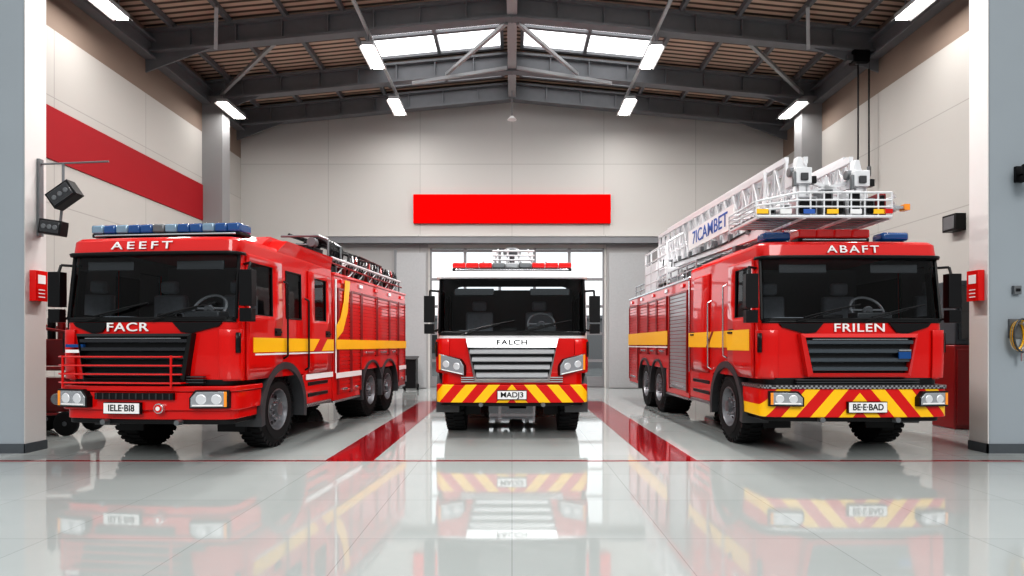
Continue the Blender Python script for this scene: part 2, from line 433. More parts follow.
    def fender(yc, s, ro=.72, ri=.62, m=DGREY, depth=.34):
        b = B(); n = 20
        x0, x1 = sorted((s*(W-depth), s*(W+.04)))
        def fn(u, v):
            t = math.radians(-12)+u*math.radians(204)
            r, x = v
            return (x, yc-r*math.cos(t), .53+r*math.sin(t))
        b.grid(fn, lin(0, 1, n), [(ro, x0), (ro, x1), (ri, x1), (ri, x0), (ro, x0)], m)
        return b.obj('fender', e)
    Fw = P.get('wf', 1.36)
    for s in (1, -1):
        fender(Fw, s)
        make_wheel(e, s*(W-.03-P.get('winset', 0)), Fw, s)
        for yr in P['rear']:
            make_wheel(e, s*(W-.03), yr, s, dual=True)
            fender(yr, s, ro=.66)
    b = B()
    for s in (-1, 1): b.box(s*.42-.05, s*.42+.05, .3, L-.1, .62, .92, BLACK)
    for yy in [Fw]+P['rear']: b.cyl((-W+.3, yy, .53), (W-.3, yy, .53), .07, BLACK); b.lathe([(-.2, .001), (-.15, .16), (.15, .16), (.2, .001)], BLACK, 16, 'X', (.1, yy, .53))
    b.box(-.4, .4, .8, 2.2, .55, 1.05, BLACK)
    b.cyl((-.15, 2, .5), (-.15, 5, .6), .05, GREYM)
    b.box(-W+.3, W-.3, 2.0, L-.3, .92, 1.05, BLACK)
    for s in (-1, 1): b.box(s*.75-.2, s*.75+.2, .72, .76, .3, .9, BLACK)
    b.obj('chassis', e)
    y0 = Lc+.07; H = P['H']
    b = B()
    b.box(-W, W, y0, L, 1.0, H, RED)
    b.box(-W-.02, W+.02, y0-.005, L+.01, H-.06, H, P.get('cornice', SILVER))
    segs = []; cur = y0
    for yr in P['rear']:
        if yr-.7 > cur: segs.append((cur, yr-.7))
        cur = yr+.7
    segs.append((cur, L))
    for (a, c) in segs:
        if c-a > .1:
            for s in (1, -1): b.sbox(s*(W-.4), s*W, a, c, .5, 1.0, RED); b.sbox(s*(W-.38), s*(W+.015), a+.02, c-.02, .46, .5, TREAD)
    b.obj('equipment_body', e, .015)
    for (a, c, za, zb, mm) in P['shutters']:
        for s in (1, -1):
            b = B(); n = int((zb-za)/.07)
            for q in range(n):
                zz0 = za+(zb-za)*q/n
                b.sbox(s*(W), s*(W+.02), a, c, zz0+.01, za+(zb-za)*(q+1)/n, mm)
            fr = P.get('frame', SILVERP)
            for yy in (a, c): b.sbox(s*W, s*(W+.035), yy-.025, yy+.025, za-.02, zb+.04, fr)
            b.sbox(s*W, s*(W+.035), a, c, zb, zb+.04, fr)
            b.sbox(s*W, s*(W+.045), a+.2, c-.2, za+.05, za+.09, SILVER)
            b.obj('roller_shutter', e, .004)
    for s in (1, -1):
        for q in range(5):
            yy = y0+.4+q*(L-y0-.8)/4
            b = B(); b.sbox(s*W, s*(W+.03), yy-.09, yy+.09, H-.17, H-.1, LENS if q % 2 else REDL); b.obj('marker_lamp', e, .006)
    for (a, c, za, zb, mm, off) in P['bands']:
        for s in (1, -1):
            b = B(); b.sbox(s*(W+off), s*(W+off+.006), a, c, za, zb, mm)
            b.obj('reflective_stripe', e)
    for (pts, mm, off) in P.get('polys', []):
        for s in (1, -1):
            b = B(); b.prism([(s*(W+off), y, z) for y, z in pts], (s*.006, 0, 0), mm); b.obj('reflective_stripe', e)
    # bumper
    by = P.get('by', -.08); bz0, bz1 = P['bz']; bw = W+.015
    def bumpoutline(off=0):
        pts = []; r = .17
        w = bw+off; f = by-off
        pts.append((-w, .70))
        for q in range(7):
            t = q/6*pi/2; pts.append((-(w-r)-r*math.cos(t), f+.06+r*(1-math.sin(t))))
        for q in range(1, 8):
            x = -(w-r)+2*(w-r)*q/8; pts.append((x, f+.06*(x/(w-r))**2))
        for q in range(7):
            t = q/6*pi/2; pts.append(((w-r)+r*math.sin(t), f+.06+r*(1-math.cos(t))))
        pts.append((w, .70)); return pts
    bm_ = B(); bmm = P.get('bumpmat', RED)
    if P.get('sculpt'):
        zm = bz0+.12
        bm_.prism([(x, y, bz1-.07) for x, y in bumpoutline(.015)], (0, 0, .07), bmm)
        bm_.prism([(x, y, zm) for x, y in bumpoutline(-.005)], (0, 0, bz1-.075-zm), bmm)
        bm_.prism([(x, y, bz0) for x, y in bumpoutline(-.045)], (0, 0, zm-bz0), bmm)
    else:
        bm_.prism([(x, y, bz0) for x, y in bumpoutline()], (0, 0, bz1-bz0), bmm)
    bm_.prism([(x, y, bz0-.06) for x, y in bumpoutline(-.06)], (0, 0, .06), BLACK)
    bm_.prism([(x, y, bz1) for x, y in bumpoutline(-.08)], (0, 0, z0-bz1+.02), P.get('midmat', BLACK))
    bump = bm_.obj('bumper', e, .012)
    if P.get('tread'):
        b = B(); b.prism([(x, y, bz1) for x, y in bumpoutline(.012)], (0, 0, .045), TREAD); b.obj('tread_plate', bump)
    if P.get('sculpt'):
        b = B(); b.box(-.60, .46, by-.03, by+.05, bz1-.17, bz1-.085, BLACK)
        for q in range(12): b.box(-.58+q*.09, -.565+q*.09, by-.036, by, bz1-.165, bz1-.09, DGREY)
        b.obj('air_intake', bump)
    for q in range(3):
        b = B(); b.box(-.82, .82, -.04, .02, bz1+.04+q*.035, bz1+.055+q*.035, P.get('lowmat', DGREY)); b.obj('lower_slat', e)
    for s in (-1, 1):
        b = B(); b.cyl((s*.5, by-.02, bz0-.03), (s*.5, by+.1, bz0-.03), .035, GREYM, 12); b.obj('tow_eye', bump)
    # headlights
    hx, hz, hw, hh = P['head']; hb = P.get('headbump', True)
    for s in (1, -1):
        b = B()
        M = Matrix.Translation((s*hx, (by+.03) if hb else .02, hz)) @ Matrix.Rotation(s*math.radians(10 if hb else 13), 4, 'Z')
        def shp(g, y):
            t = .0 if hb else .09
            return [(s*x, y, z) for x, z in ((-hw/2-g, -hh/2-g), (hw/2+g, -hh/2-g+t), (hw/2+g, hh/2+g+t), (-hw/2+.07-g, hh/2+g), (-hw/2-g, .1*hh))]
        g_ = .02 if hb else .008
        b.prism(shp(g_, -.04), (0, .12, 0), BLACK, M)
        b.prism(shp(0, -.05), (0, .012, 0), CLEAR, M)
        zz_ = .0 if hb else .035
        for q in (-.85, .85):
            rr = hh*.36 if hb else hh*.24
            c0 = M @ Vector((s*q*hw/4, -.045, zz_+(q*.02 if not hb else 0))); c1 = M @ Vector((s*q*hw/4, -.058, zz_+(q*.02 if not hb else 0)))
            b.cyl(c0, c1, rr, LENS, 22, rr*.85)
        b.prism([(s*x, -.057, z) for x, z in ((-hw/2+.02, -hh/2+.01), (hw/2-.05, -hh/2+.01+zz_*2), (hw/2-.05, -hh/2+.028+zz_*2), (-hw/2+.02, -hh/2+.028))], (0, .008, 0), WHT, M)
        b.prism([(s*x, -.058, z) for x, z in ((hw/2-.035, -hh/2+zz_*2.4), (hw/2, -hh/2+zz_*2.4), (hw/2, hh/2+zz_*2.4), (hw/2-.035, hh/2+zz_*2.2))], (0, .012, 0), ORANGE, M)
        b.obj('headlight', bump if hb else e, .003)
    px, pz, pw = P['plate']
    b = B(); b.box(px-pw/2, px+pw/2, by-.05, by, pz-.065, pz+.065, WHT); b.box(px-pw/2-.01, px+pw/2+.01, by-.04, by, pz-.075, pz+.075, BLACK)
    pl = b.obj('license_plate', bump)
    text('plate_lettering', P['platetext'], .115, (px, by-.052, pz), (pi/2, 0, 0), BLACK, pl, .001, .002, P.get('psx', .95))
    # grille
    gx, g0, g1, gw = P['grille']
    b = B(); gy = -.05; tp = P.get('gtp', .10)
    b.prism([(gx-gw/2, gy+.03, g1), (gx+gw/2, gy+.03, g1), (gx+gw/2-tp, gy+.03, g0), (gx-gw/2+tp, gy+.03, g0)], (0, .09, 0), BLACK)
    ns = P.get('slats', 6); gm = P.get('grillemat', BLACK); th = P.get('slatfat', 1.0)
    for q in range(ns):
        t = (q+.5)/ns; z = g0+(g1-g0)*t; hw2 = gw/2-tp*(1-t)-.012; dz = (g1-g0)/ns
        sec = ((gy+.03, z-dz*.38), (gy-.035, z-dz*.22*th), (gy-.035, z+dz*.16*th), (gy+.03, z+dz*.30))
        b.prism([(gx-hw2, y, zq) for y, zq in sec], (2*hw2, 0, 0), gm)
    b.box(gx-gw/2+.1, gx+gw/2-.1, gy-.04, gy-.03, g1-.03, g1-.02, SILVER)
    fm = P.get('gframe', RED); fw = P.get('gfw', .035); gt = P.get('gtop', fw)
    o_ = [(gx-gw/2-fw, g1+gt), (gx+gw/2+fw, g1+gt), (gx+gw/2-tp+fw, g0-fw), (gx-gw/2+tp-fw, g0-fw)]
    i_ = [(gx-gw/2, g1), (gx+gw/2, g1), (gx+gw/2-tp, g0), (gx-gw/2+tp, g0)]
    for q in range(4):
        n_ = (q+1) % 4
        b.prism([(o_[q][0], gy-.02, o_[q][1]), (o_[n_][0], gy-.02, o_[n_][1]), (i_[n_][0], gy-.05, i_[n_][1]), (i_[q][0], gy-.05, i_[q][1])], (0, .12, 0), fm)
    b.obj('grille', e)
    for s in (1, -1):
        b = B()
        zt_, zb_ = zwb-.05, zwb-.19
        pts = [(s*.44+gx*.6, zt_), (s*1.02, zt_), (s*.98, zt_-.05), (s*.68+gx*.5, zb_), (s*.54+gx*.5, zb_+.02)]
        if P.get('panels', True):
            b.prism([(x, -.012+BOW*(x/W)**2, z) for x, z in pts], (0, .1, 0), BLACK); b.obj('trim_panel', e)
    nx = P.get('namex', 0)
    text('name_lettering', P['name'], P.get('nsize', .155), (nx, P.get('namey', .002), P.get('namez', 1.725*k)), (pi/2, 0, 0), P.get('namemat', WHT), e, .006, .002, P.get('nsx', 1.45), 'block lettering across the cab front', sp=1.1)
    sl = math.atan2(.025, .2)
    if P['rooftext']:
        text('roof_lettering', P['rooftext'], .14, (P.get('rtx', 0), .083, 2.785*k), (pi/2-sl, 0, 0), WHT, e, .006, .001, P.get('rsx', 1.5), 'block lettering above the windshield', sp=P.get('rsp', 1.25))
    for s in (1, -1):
        b = B()
        xm = s*(W+.13)
        b.box(xm-.085, xm+.085, .06, .18, 2.0*k, 2.46*k, BLACK)
        b.box(xm-.08, xm+.08, .06, .17, 1.80*k, 1.97*k, BLACK)
        b.path([(s*(W-.05), .32, 2.56*k), (xm, .18, 2.56*k), (xm, .13, 2.42*k)], .018, BLACK, 8)
        b.path([(s*(W-.02), .32, 1.88*k), (xm, .16, 1.84*k)], .018, BLACK, 8)
        b.box(xm-.07, xm+.07, .178, .184, 2.02*k, 2.44*k, CLEAR)
        b.obj('mirror', e, .03)
    return e, W, k, L, zt

def light_bar(e, x0, x1, y0, y1, z0, h, cols):
    b = B(); n = len(cols); w = (x1-x0)/n
    b.box(x0, x1, y0+.02, y1-.02, z0, z0+.05, BLACK)
    for x in (x0+.2, x1-.2): b.box(x-.04, x+.04, y0+.06, y1-.06, z0-.08, z0, BLACK)
    b.box(x0+.05, x1-.05, y0-.005, y0+.02, z0+.005, z0+.035, SILVER)
    bar = b.obj('light_bar', e, .01)
    for i, m in enumerate(cols):
        b = B(); b.box(x0+i*w+.003, x0+(i+1)*w-.003, y0, y1, z0+.05, z0+h, m)
        b.obj('lens', bar, .02)
    return bar

# ============================================================ ENGINE WITH BLUE BAR
zy = (1.40, 1.60)
eng1, W, k, L, zt = make_truck(dict(
    loc=(-4.70, 7.93, 0), yaw=math.radians(-5.8), W=1.19, L=7.95, Lc=3.2, H=2.80, crewh=3.1,
    windows=[(1, 2), (4, 5), (7, 8)], doors=[(0, 3, 1, 2), (6, 9, 7, 8)], rear=[5.35, 6.55], winset=.06,
    shutters=[(3.45, 4.05, .62, 2.5, RED), (4.12, 4.62, .62, 2.5, RED), (4.7, 5.6, 1.28, 2.5, RED), (5.68, 6.5, 1.28, 2.5, RED), (6.58, 7.2, 1.28, 2.5, RED), (7.32, 7.85, .62, 2.5, RED)],
    frame=REDD, cornice=RED,
    bands=[(.45, 1.28, *zy, YEL, .028), (1.28, 3.2, *zy, YEL, .028), (3.3, 7.9, 1.42, 1.6, YEL, .038), (3.3, 4.62, .90, 1.0, WHT, .038), (7.3, 7.9, .90, 1.0, WHT, .038), (2.1, 3.2, .94, 1.03, WHT, .014),
           (.5, 3.2, 1.36, 1.385, WHT, .028), (3.3, 3.36, 1.0, 2.68, WHT, .02)],
    polys=[([(3.32, 1.6), (3.62, 1.75), (3.85, 2.1), (3.98, 2.7), (3.74, 2.7), (3.66, 2.3), (3.5, 2.0), (3.32, 1.85)], YEL, .038), ([(2.35, 1.4), (2.6, 1.6), (2.9, 1.6), (2.65, 1.4)], RED, .036)],
    bz=(.55, .98), sculpt=True, head=(.92, .82, .44, .19), plate=(-.22, .70, .48), platetext='IELE·BI8',
    grille=(-.10, 1.08, 1.61, 1.50), slats=5, grillemat=SLAT, gframe=BLACK, name='FACR', namex=-.24, rooftext='AEEFT', rsx=1.7, rtx=-.1, rsp=1.4))
top(eng1, 'red fire engine with blue light bar, crew cab and red bumper', 'fire truck', 'fire engines parked in the bay')
light_bar(eng1, -1.06, 1.06, .38, .70, zt+.04, .165, [BLUEL, BLUE, BLUEL, BLUE, BLUE, GREYM, BLUEL, BLUE, BLUE, BLUEL, BLUE, BLUE])
b = B()
for z in (1.02, 1.13, 1.24, 1.35): b.path([(-1.17, .08, z), (-1.13, -.06, z), (-1.02, -.13, z), (.45, -.13, z), (.56, -.1, z), (.59, .0, z)], .012, RED, 8)
for x in (-1.02, .45): b.cyl((x, -.13, .96), (x, -.13, 1.37), .015, RED, 8)
b.obj('front_guard', eng1)
b = B(); b.cyl((.27, -.12, .70), (.27, -.07, .70), .065, SILVER, 24); b.cyl((.27, -.128, .70), (.27, -.1, .70), .05, RED, 20); b.cyl((.27, -.134, .70), (.27, -.1, .70), .028, WHT, 16)
b.obj('badge', eng1, .003)
b = B(); b.box(-1.04, -.80, -.065, .0, 1.47, 1.51, BLUE); b.obj('marker_lamp', eng1)
b = B(); b.box(-1.04, -.82, -.065, .0, 1.40, 1.44, WHT); b.obj('marker_lamp', eng1)
b = B()
for x in (-.8, -.35, .72, 1.1):
    b.cyl((x, 3.4, 3.08), (x, 7.8, 3.08), .028, LADM, 8)
for q in range(16):
    y = 3.5+q*.28; b.cyl((-.8, y, 3.08), (-.35, y, 3.08), .018, LADM, 6)
    b.cyl((.72, y, 3.08), (1.1, y, 3.08), .018, LADM, 6)
for x in (-.8, -.35, .72, 1.1):
    for y in (3.6, 4.5, 5.4, 6.3, 7.0, 7.7): b.cyl((x, y, 2.76), (x, y, 3.08), .02, GREYM, 6)
for q in range(7): b.cyl((1.1, 3.6+q*.58, 2.78), (1.1, 4.18+q*.58, 3.08), .014, LADM, 6)
b.obj('roof_ladder', eng1)
for y0_, y1_, x0_, x1_, h in ((3.35, 4.1, .1, .65, 3.3), (4.3, 5.2, .0, .6, 3.2), (5.5, 6.6, -.2, .6, 3.3), (6.8, 7.7, .0, .65, 3.15)):
    b = B(); b.box(x0_, x1_, y0_, y1_, 2.79, h, BLACK); b.box(x0_-.01, x1_+.01, y0_-.01, y1_+.01, h, h+.03, GREYM); b.obj('roof_locker', eng1, .02)
b = B()
for q in range(5):
    b.path([(.74+.27*math.cos(t*pi/8), 3.6+q*.13, 3.24+.22*math.sin(t*pi/8)) for t in range(16)], .045, BLACK, 8, True)
b.obj('hose_reel', eng1)
b = B()
for q in range(17):
    y = 4.3+q*.2; b.path([(1.0, y, 2.78), (1.1, y, 3.08+.04*(q%3)), (1.02, y+.18, 3.28), (.9, y+.22, 2.8)], .018, (BLACK, GREYM, REDD, BLACK)[q%4], 6)
b.path([(1.08, 3.3, 2.78), (1.08, 3.3, 3.38), (.9, 3.3, 3.46), (.2, 3.3, 3.46)], .022, GREYM, 8)
b.path([(1.08, 3.9, 2.78), (1.08, 3.9, 3.34), (.9, 3.9, 3.42), (.2, 3.9, 3.42)], .022, GREYM, 8)
b.path([(1.14, 3.3, 2.97), (1.14, 5.4, 2.94), (1.14, 7.8, 2.94)], .018, REDD, 8)
b.path([(.5, 3.4, 3.46), (.8, 4.2, 3.36), (1.05, 5.0, 3.24), (1.0, 6.0, 3.32), (1.05, 7.5, 3.14)], .026, BLACK, 8)
b.path([(.3, 3.4, 3.5), (.6, 4.4, 3.42), (.9, 5.4, 3.36), (.9, 6.9, 3.34)], .035, BLACK, 8)
b.obj('roof_pipework', eng1)
b = B(); b.cyl((.9, 3.05, 3.06), (.9, 3.05, 3.28), .02, BLACK); b.cyl((.9, 2.98, 3.3), (.9, 3.12, 3.3), .08, GREYM, 16)
b.obj('work_lamp', eng1)
for q in range(6):
    b = B(); b.box(.78, 1.04, 3.5+q*.7, 3.85+q*.7, 2.79, 2.95+.06*(q%2), REDD if q % 2 else BLACK); b.obj('roof_box', eng1, .02)

# ============================================================ LADDER ENGINE
eng2, W, k, L, zt = make_truck(dict(
    loc=(4.59, 8.26, 0), yaw=math.radians(.5), W=1.24, L=9.0, Lc=3.3, H=2.78, crewh=2.98, crewwin=(2.6, 3.0),
    windows=[(1, 2)], doors=[(0, 3, 1, 2), (6, 9, None, None)], rear=[5.75, 7.05], rail=True,
    shutters=[(3.45, 4.7, .62, 2.5, SILVERP), (4.95, 5.75, 1.3, 2.5, RED), (5.85, 6.6, 1.3, 2.5, RED), (6.7, 7.6, 1.3, 2.5, RED), (7.85, 8.9, .6, 2.5, RED)],
    frame=REDD, cornice=SILVER,
    bands=[(.42, 1.28, 1.42, 1.72, YEL, .028), (1.28, 3.3, 1.46, 1.72, YEL, .028), (4.8, 8.95, 1.5, 1.80, YEL, .038), (4.8, 8.95, 1.44, 1.47, WHT, .038), (3.3, 3.37, 1.0, 2.7, SILVER, .01)],
    polys=[([(2.2, 1.46), (2.28, 1.46), (1.98, 1.72), (1.90, 1.72)], REDD, .036)],
    bz=(.54, .92), bumpmat=HAZ, tread=True, head=(.97, .79, .40, .16), plate=(.08, .68, .50), platetext='BE·E·BAD', psx=.88,
    grille=(.0, 1.13, 1.60, 1.46), slats=4, grillemat=SLATG, gframe=RED, gfw=.05, name='FRILEN', namex=.04, nsx=1.35, rooftext='ABAFT', rsx=1.45))
top(eng2, 'red ladder fire truck with white aerial ladder and chevron bumper', 'fire truck', 'fire engines parked in the bay')
light_bar(eng2, -.58, .42, .40, .70, zt+.03, .17, [REDL, REDL, REDL, REDL])
for x in (-.88, .78):
    b = B(); b.box(x-.19, x+.19, .40, .66, zt+.04, zt+.16, BLUE); b.box(x-.17, x+.17, .42, .64, zt-.06, zt+.04, BLACK)
    b.obj('beacon', eng2, .035)
b = B(); b.box(.50, .66, -.11, -.09, 1.32, 1.41, BLUE); b.box(.50, .66, -.112, -.09, 1.42, 1.44, SILVER); b.obj('badge', eng2)
LX = -.14
lad = empty('aerial_ladder', (LX, 0, 0)); lad.parent = eng2
def ladder_section(name, xw, za, zb_, ya, yb, step, r, slope=.03):
    b = B()
    zz = lambda z, y: z+slope*(y-ya)
    for s in (-1, 1):
        b.beam((s*xw, ya, zz(za, ya)), (s*xw, yb, zz(za, yb)), .07, .13, LADM)
        b.beam((s*xw, ya, zz(zb_, ya)), (s*xw, yb, zz(zb_, yb)), .06, .09, LADM)
        zm = za*.6+zb_*.4
        b.beam((s*xw, ya, zz(zm, ya)), (s*xw, yb, zz(zm, yb)), .03, .04, LADM)
        n = int((yb-ya)/step)
        for q in range(n+1):
            y = ya+(yb-ya)*q/n
            b.cyl((s*xw, y, zz(za, y)), (s*xw, y, zz(zb_, y)), r, LADM, 6)
            if q < n:
                y2 = ya+(yb-ya)*(q+1)/n
                b.cyl((s*xw, y, zz(za, y)), (s*xw, y2, zz(zb_, y2)), r, LADM, 6)
                b.cyl((s*xw, y, zz(zb_, y)), (s*xw, y2, zz(za, y2)), r, LADM, 6)
    n = int((yb-ya)/.28)
    for q in range(n+1):
        y = ya+(yb-ya)*q/n; b.cyl((-xw, y, zz(za, y)), (xw, y, zz(za, y)), .018, LADM, 6)
    return b.obj(name, lad)
ladder_section('ladder_section', .54, 3.24, 4.12, 1.3, 7.9, .42, .024)
ladder_section('ladder_section', .43, 3.34, 4.20, .8, 7.4, .38, .02)
ladder_section('ladder_section', .32, 3.44, 4.10, .45, 7.0, .34, .017)
b = B(); b.box(-.66, -.63, 2.3, 4.9, 3.50, 3.90, WHT); sg = b.obj('ladder_sign', lad)
text('ladder_lettering', '7ICAMBET', .36, (-.665, 3.6, 3.70), (pi/2, 0, -pi/2), TXTB, sg, .002, .002, 1.25, 'blue block lettering')
for s in (-1, 1):
    b = B(); b.cyl((s*.25, 1.2, 3.26), (s*.25, 6.5, 3.2), .05, SILVER, 12); b.cyl((s*.25, 4.0, 3.22), (s*.25, 6.5, 3.2), .075, GREYM, 12); b.obj('hydraulic_ram', lad)
    b = B(); b.path([(s*.48, .9, 3.55), (s*.59, 1.6, 3.36), (s*.59, 3.0, 3.33), (s*.59, 7.0, 3.45)], .018, BLACK, 6)
    for q in range(7): b.box(*sorted((s*.56, s*.62)), 1.8+q*.8, 1.88+q*.8, 3.3+q*.02, 3.42+q*.02, GREYM)
    b.obj('hydraulic_hose', lad)
b = B()
b.cyl((0, 6.9, 2.7), (0, 6.9, 2.95), .75, GREYM, 32); b.cyl((0, 6.9, 2.95), (0, 6.9, 3.05), .65, SILVER, 32)
for s in (-1, 1): b.prism([(s*.6, 6.4, 3.0), (s*.6, 7.6, 3.0), (s*.6, 7.7, 3.9), (s*.6, 7.3, 3.9)], (s*.08, 0, 0), LADM)
b.box(-1.15, -.68, 6.3, 7.4, 2.77, 3.45, LADM); b.box(-1.1, -.7, 5.7, 6.3, 2.9, 3.25, LADM)
for y in (5.3, 6.1, 6.8, 7.4): b.path([(-1.15, y, 2.8), (-1.15, y, 3.75), (-.8, y, 3.95)], .022, LADM)
for z in (3.0, 3.25, 3.5, 3.75): b.cyl((-1.15, 5.3, z), (-1.15, 7.4, z), .018, LADM, 6)
for q in range(4): b.cyl((-1.0+.1*q, 6.25, 3.3), (-1.0+.1*q, 6.2, 3.5), .012, BLACK)
b.obj('turntable', eng2, .015)
b = B()
for s in (-1, 1):
    b.box(s*.5-.04+LX, s*.5+.04+LX, 2.4, 2.5, 2.9, 3.25, GREYM)
    for z in (3.08, 2.94): b.cyl((s*1.1, 3.4, z), (s*1.1, 8.8, z), .02, SILVER)
    for q in range(10): b.cyl((s*1.1, 3.4+q*.6, 2.76), (s*1.1, 3.4+q*.6, 3.08), .018, SILVER)
b.box(-.6+LX, .6+LX, 2.38, 2.52, 3.12, 3.2, GREYM)
b.obj('ladder_rack', eng2)
for (xa, xb, ya, yb, h, m_) in ((-1.0, -.75, 3.6, 4.6, 3.05, DGREY), (-1.0, -.8, 4.8, 5.5, 2.98, SILVERP), (.75, 1.0, 3.6, 5.2, 3.0, DGREY)):
    b = B(); b.box(xa, xb, ya, yb, 2.77, h, m_); b.obj('roof_box', eng2, .02)
bk = empty('rescue_basket', (-.24, 0, 0)); bk.parent = eng2
b = B()
x0b, x1b = -1.12, .68
for q in range(7):
    y = -.05+q*.15; b.box(x0b, x1b, y, y+.06, 3.2, 3.225, GREYM)
for x in (x0b, -.5, .1, x1b-.04): b.box(x, x+.04, -.05, .95, 3.17, 3.2, LADM)
b.path([(x0b, -.05, 3.2), (x1b, -.05, 3.2)], .022, LADM, 8)
# railing drops in height towards its outer end
for z, zl in ((3.33, 3.28), (3.42, 3.34), (3.52, 3.40)):
    b.path([(x0b, -.05, zl), (-.55, -.05, z), (x1b, -.05, z), (x1b+.2, .2, z), (x1b, .95, z), (-.55, .95, z), (x0b, .95, zl)], .014, LADM, 8, True)
for q in range(11):
    x = x0b+q*.18; zt2 = 3.52 if x > -.55 else 3.40+.12*(x-x0b)/.57
    b.cyl((x, -.05, 3.2), (x, -.05, zt2), .012, LADM, 6); b.cyl((x, .95, 3.2), (x, .95, zt2), .012, LADM, 6)
b.box(.5, 1.0, .1, .22, 3.34, 3.38, SILVER)
b.obj('basket_frame', bk)
for i, (x, w_, h_, m_) in enumerate(((-1.02, .2, .1, GREYM), (-.78, .16, .16, LADM), (-.55, .28, .26, SILVERP), (-.22, .16, .36, GREYM), (-.02, .12, .22, DGREY), (.12, .2, .34, LADM), (.36, .14, .24, GREYM), (.53, .12, .3, REDD))):
    b = B(); b.box(x, x+w_, .02, .25, 3.225, 3.225+h_, m_); b.box(x+.03, x+w_-.03, .0, .02, 3.26, 3.2+h_, BLACK); b.obj('control_box', bk, .012)
for i in range(6):
    x = x0b+i*.31; b = B(); b.box(x, x+.15, -.075, -.06, 3.235, 3.295, (YEL, WHT, TXTB, YEL, WHT, YEL)[i]); b.obj('basket_marking', bk)
b = B(); b.box(.56, .68, -.075, -.06, 3.24, 3.30, RED); b.obj('basket_marking', bk)
b = B(); b.box(.94, 1.01, .08, .2, 3.32, 3.4, ORANGE); b.obj('marker_lamp', bk)
for x, z in ((-.34, 3.88), (.46, 3.84)):
    b = B()
    b.box(x-.11, x+.11, .25, .6, z-.16, z+.06, LADM); b.cyl((x-.15, .4, z+.03), (x+.15, .4, z+.03), .07, GREYM, 16)
    b.prism([(x-.09, .3, z+.06), (x+.03, .3, z+.06), (x-.01, .3, z+.22), (x-.07, .3, z+.22)], (0, .12, 0), LADM)
    b.box(x-.05, x+.05, .3, .4, 3.24, z-.1, LADM); b.beam((x+.14, .3, 3.3), (x+.06, .35, z), .04, .04, LADM); b.beam((x-.14, .3, 3.3), (x-.06, .35, z), .04, .04, LADM)
    b.box(x-.15, x-.11, .24, .3, z-.2, z, GREYM); b.box(x+.11, x+.17, .24, .34, z-.16, z-.06, BLACK); b.box(x-.05, x+.05, .22, .25, z-.12, z-.02, DGREY)
    b.obj('basket_joint', bk, .008)
b = B(); b.beam((-.34, .45, 3.6), (.46, .45, 3.8), .05, .05, LADM); b.beam((-.34, .45, 3.85), (.46, .45, 3.58), .05, .05, LADM); b.beam((-.34, .45, 3.55), (.46, .45, 3.55), .06, .06, LADM); b.beam((.06, .45, 3.2), (.06, .45, 3.85), .05, .05, LADM)
b.obj('cross_brace', bk)

# ============================================================ WHITE-TOPPED ENGINE
def mf3(u, z):
    if z > 1.6: return WHITEP
    return RED
eng3, W, k, L, zt = make_truck(dict(
    loc=(0.0, 10.03, 0), yaw=0, W=1.22, L=7.6, Lc=3.1, H=2.6, k=.935, crew=False, zwb=1.70, zwt=2.60,
    windows=[(1, 2), (4, 5)], doors=[(0, 3, 1, 2), (6, 9, None, None)], rear=[5.6],
    mf=mf3, wf=1.0, winset=.05, brow=WHITEP, panels=False,
    shutters=[(3.4, 4.8, 1.05, 2.4, SILVERP)], bands=[(.6, 1.28, 1.4, 1.5, YEL, .028)],
    bz=(.57, .86), bumpmat=HAZ, midmat=RED, head=(.97, 1.14, .42, .25), headbump=False, plate=(0, .70, .46), platetext='MADJ3', psx=1.1,
    grille=(0, .96, 1.46, 1.42), gtp=.14, slats=4, slatfat=1.25, grillemat=GSIL, gframe=GSIL, gfw=.035, gtop=.15, name='FALCH', namex=0, nsx=1.35, nsize=.115, namez=1.54, namey=-.088, namemat=BLACK,
    rooftext='', lowmat=GSIL))
top(eng3, 'white and red fire engine with silver grille and chevron bumper', 'fire truck', 'fire engines parked in the bay')
light_bar(eng3, -1.0, 1.0, .35, .65, zt+.01, .14, [REDL, REDL, REDL, GREYM, SILVERP, GREYM, REDL, REDL, REDL])
b = B()
b.box(-.45, .5, 1.0, 1.6, zt-.02, zt+.2, SILVERP)
for z in (.28, .36, .44): b.path([(-.35, 1.0, zt+z), (.4, 1.0, zt+z)], .018, LADM)
for x in (-.35, -.1, .15, .4): b.cyl((x, 1.0, zt+.1), (x*.7, 1.05, zt+.48), .018, LADM)
b.lathe([(0, .16), (.08, .16), (.12, .1), (.13, .001)], GREYM, 20, 'Z', (0, 1.2, zt+.40)); b.cyl((0, 1.2, zt+.2), (0, 1.2, zt+.42), .05, GREYM)
b.path([(-.7, 1.2, zt), (-.7, 1.2, zt+.22), (.75, 1.2, zt+.22), (.75, 1.2, zt)], .02, LADM)
for q in range(6): b.path([(-.6+q*.24, .95, zt+.02), (-.5+q*.22, .95, zt+.25)], .014, GREYM)
b.obj('roof_monitor', eng3, .01)

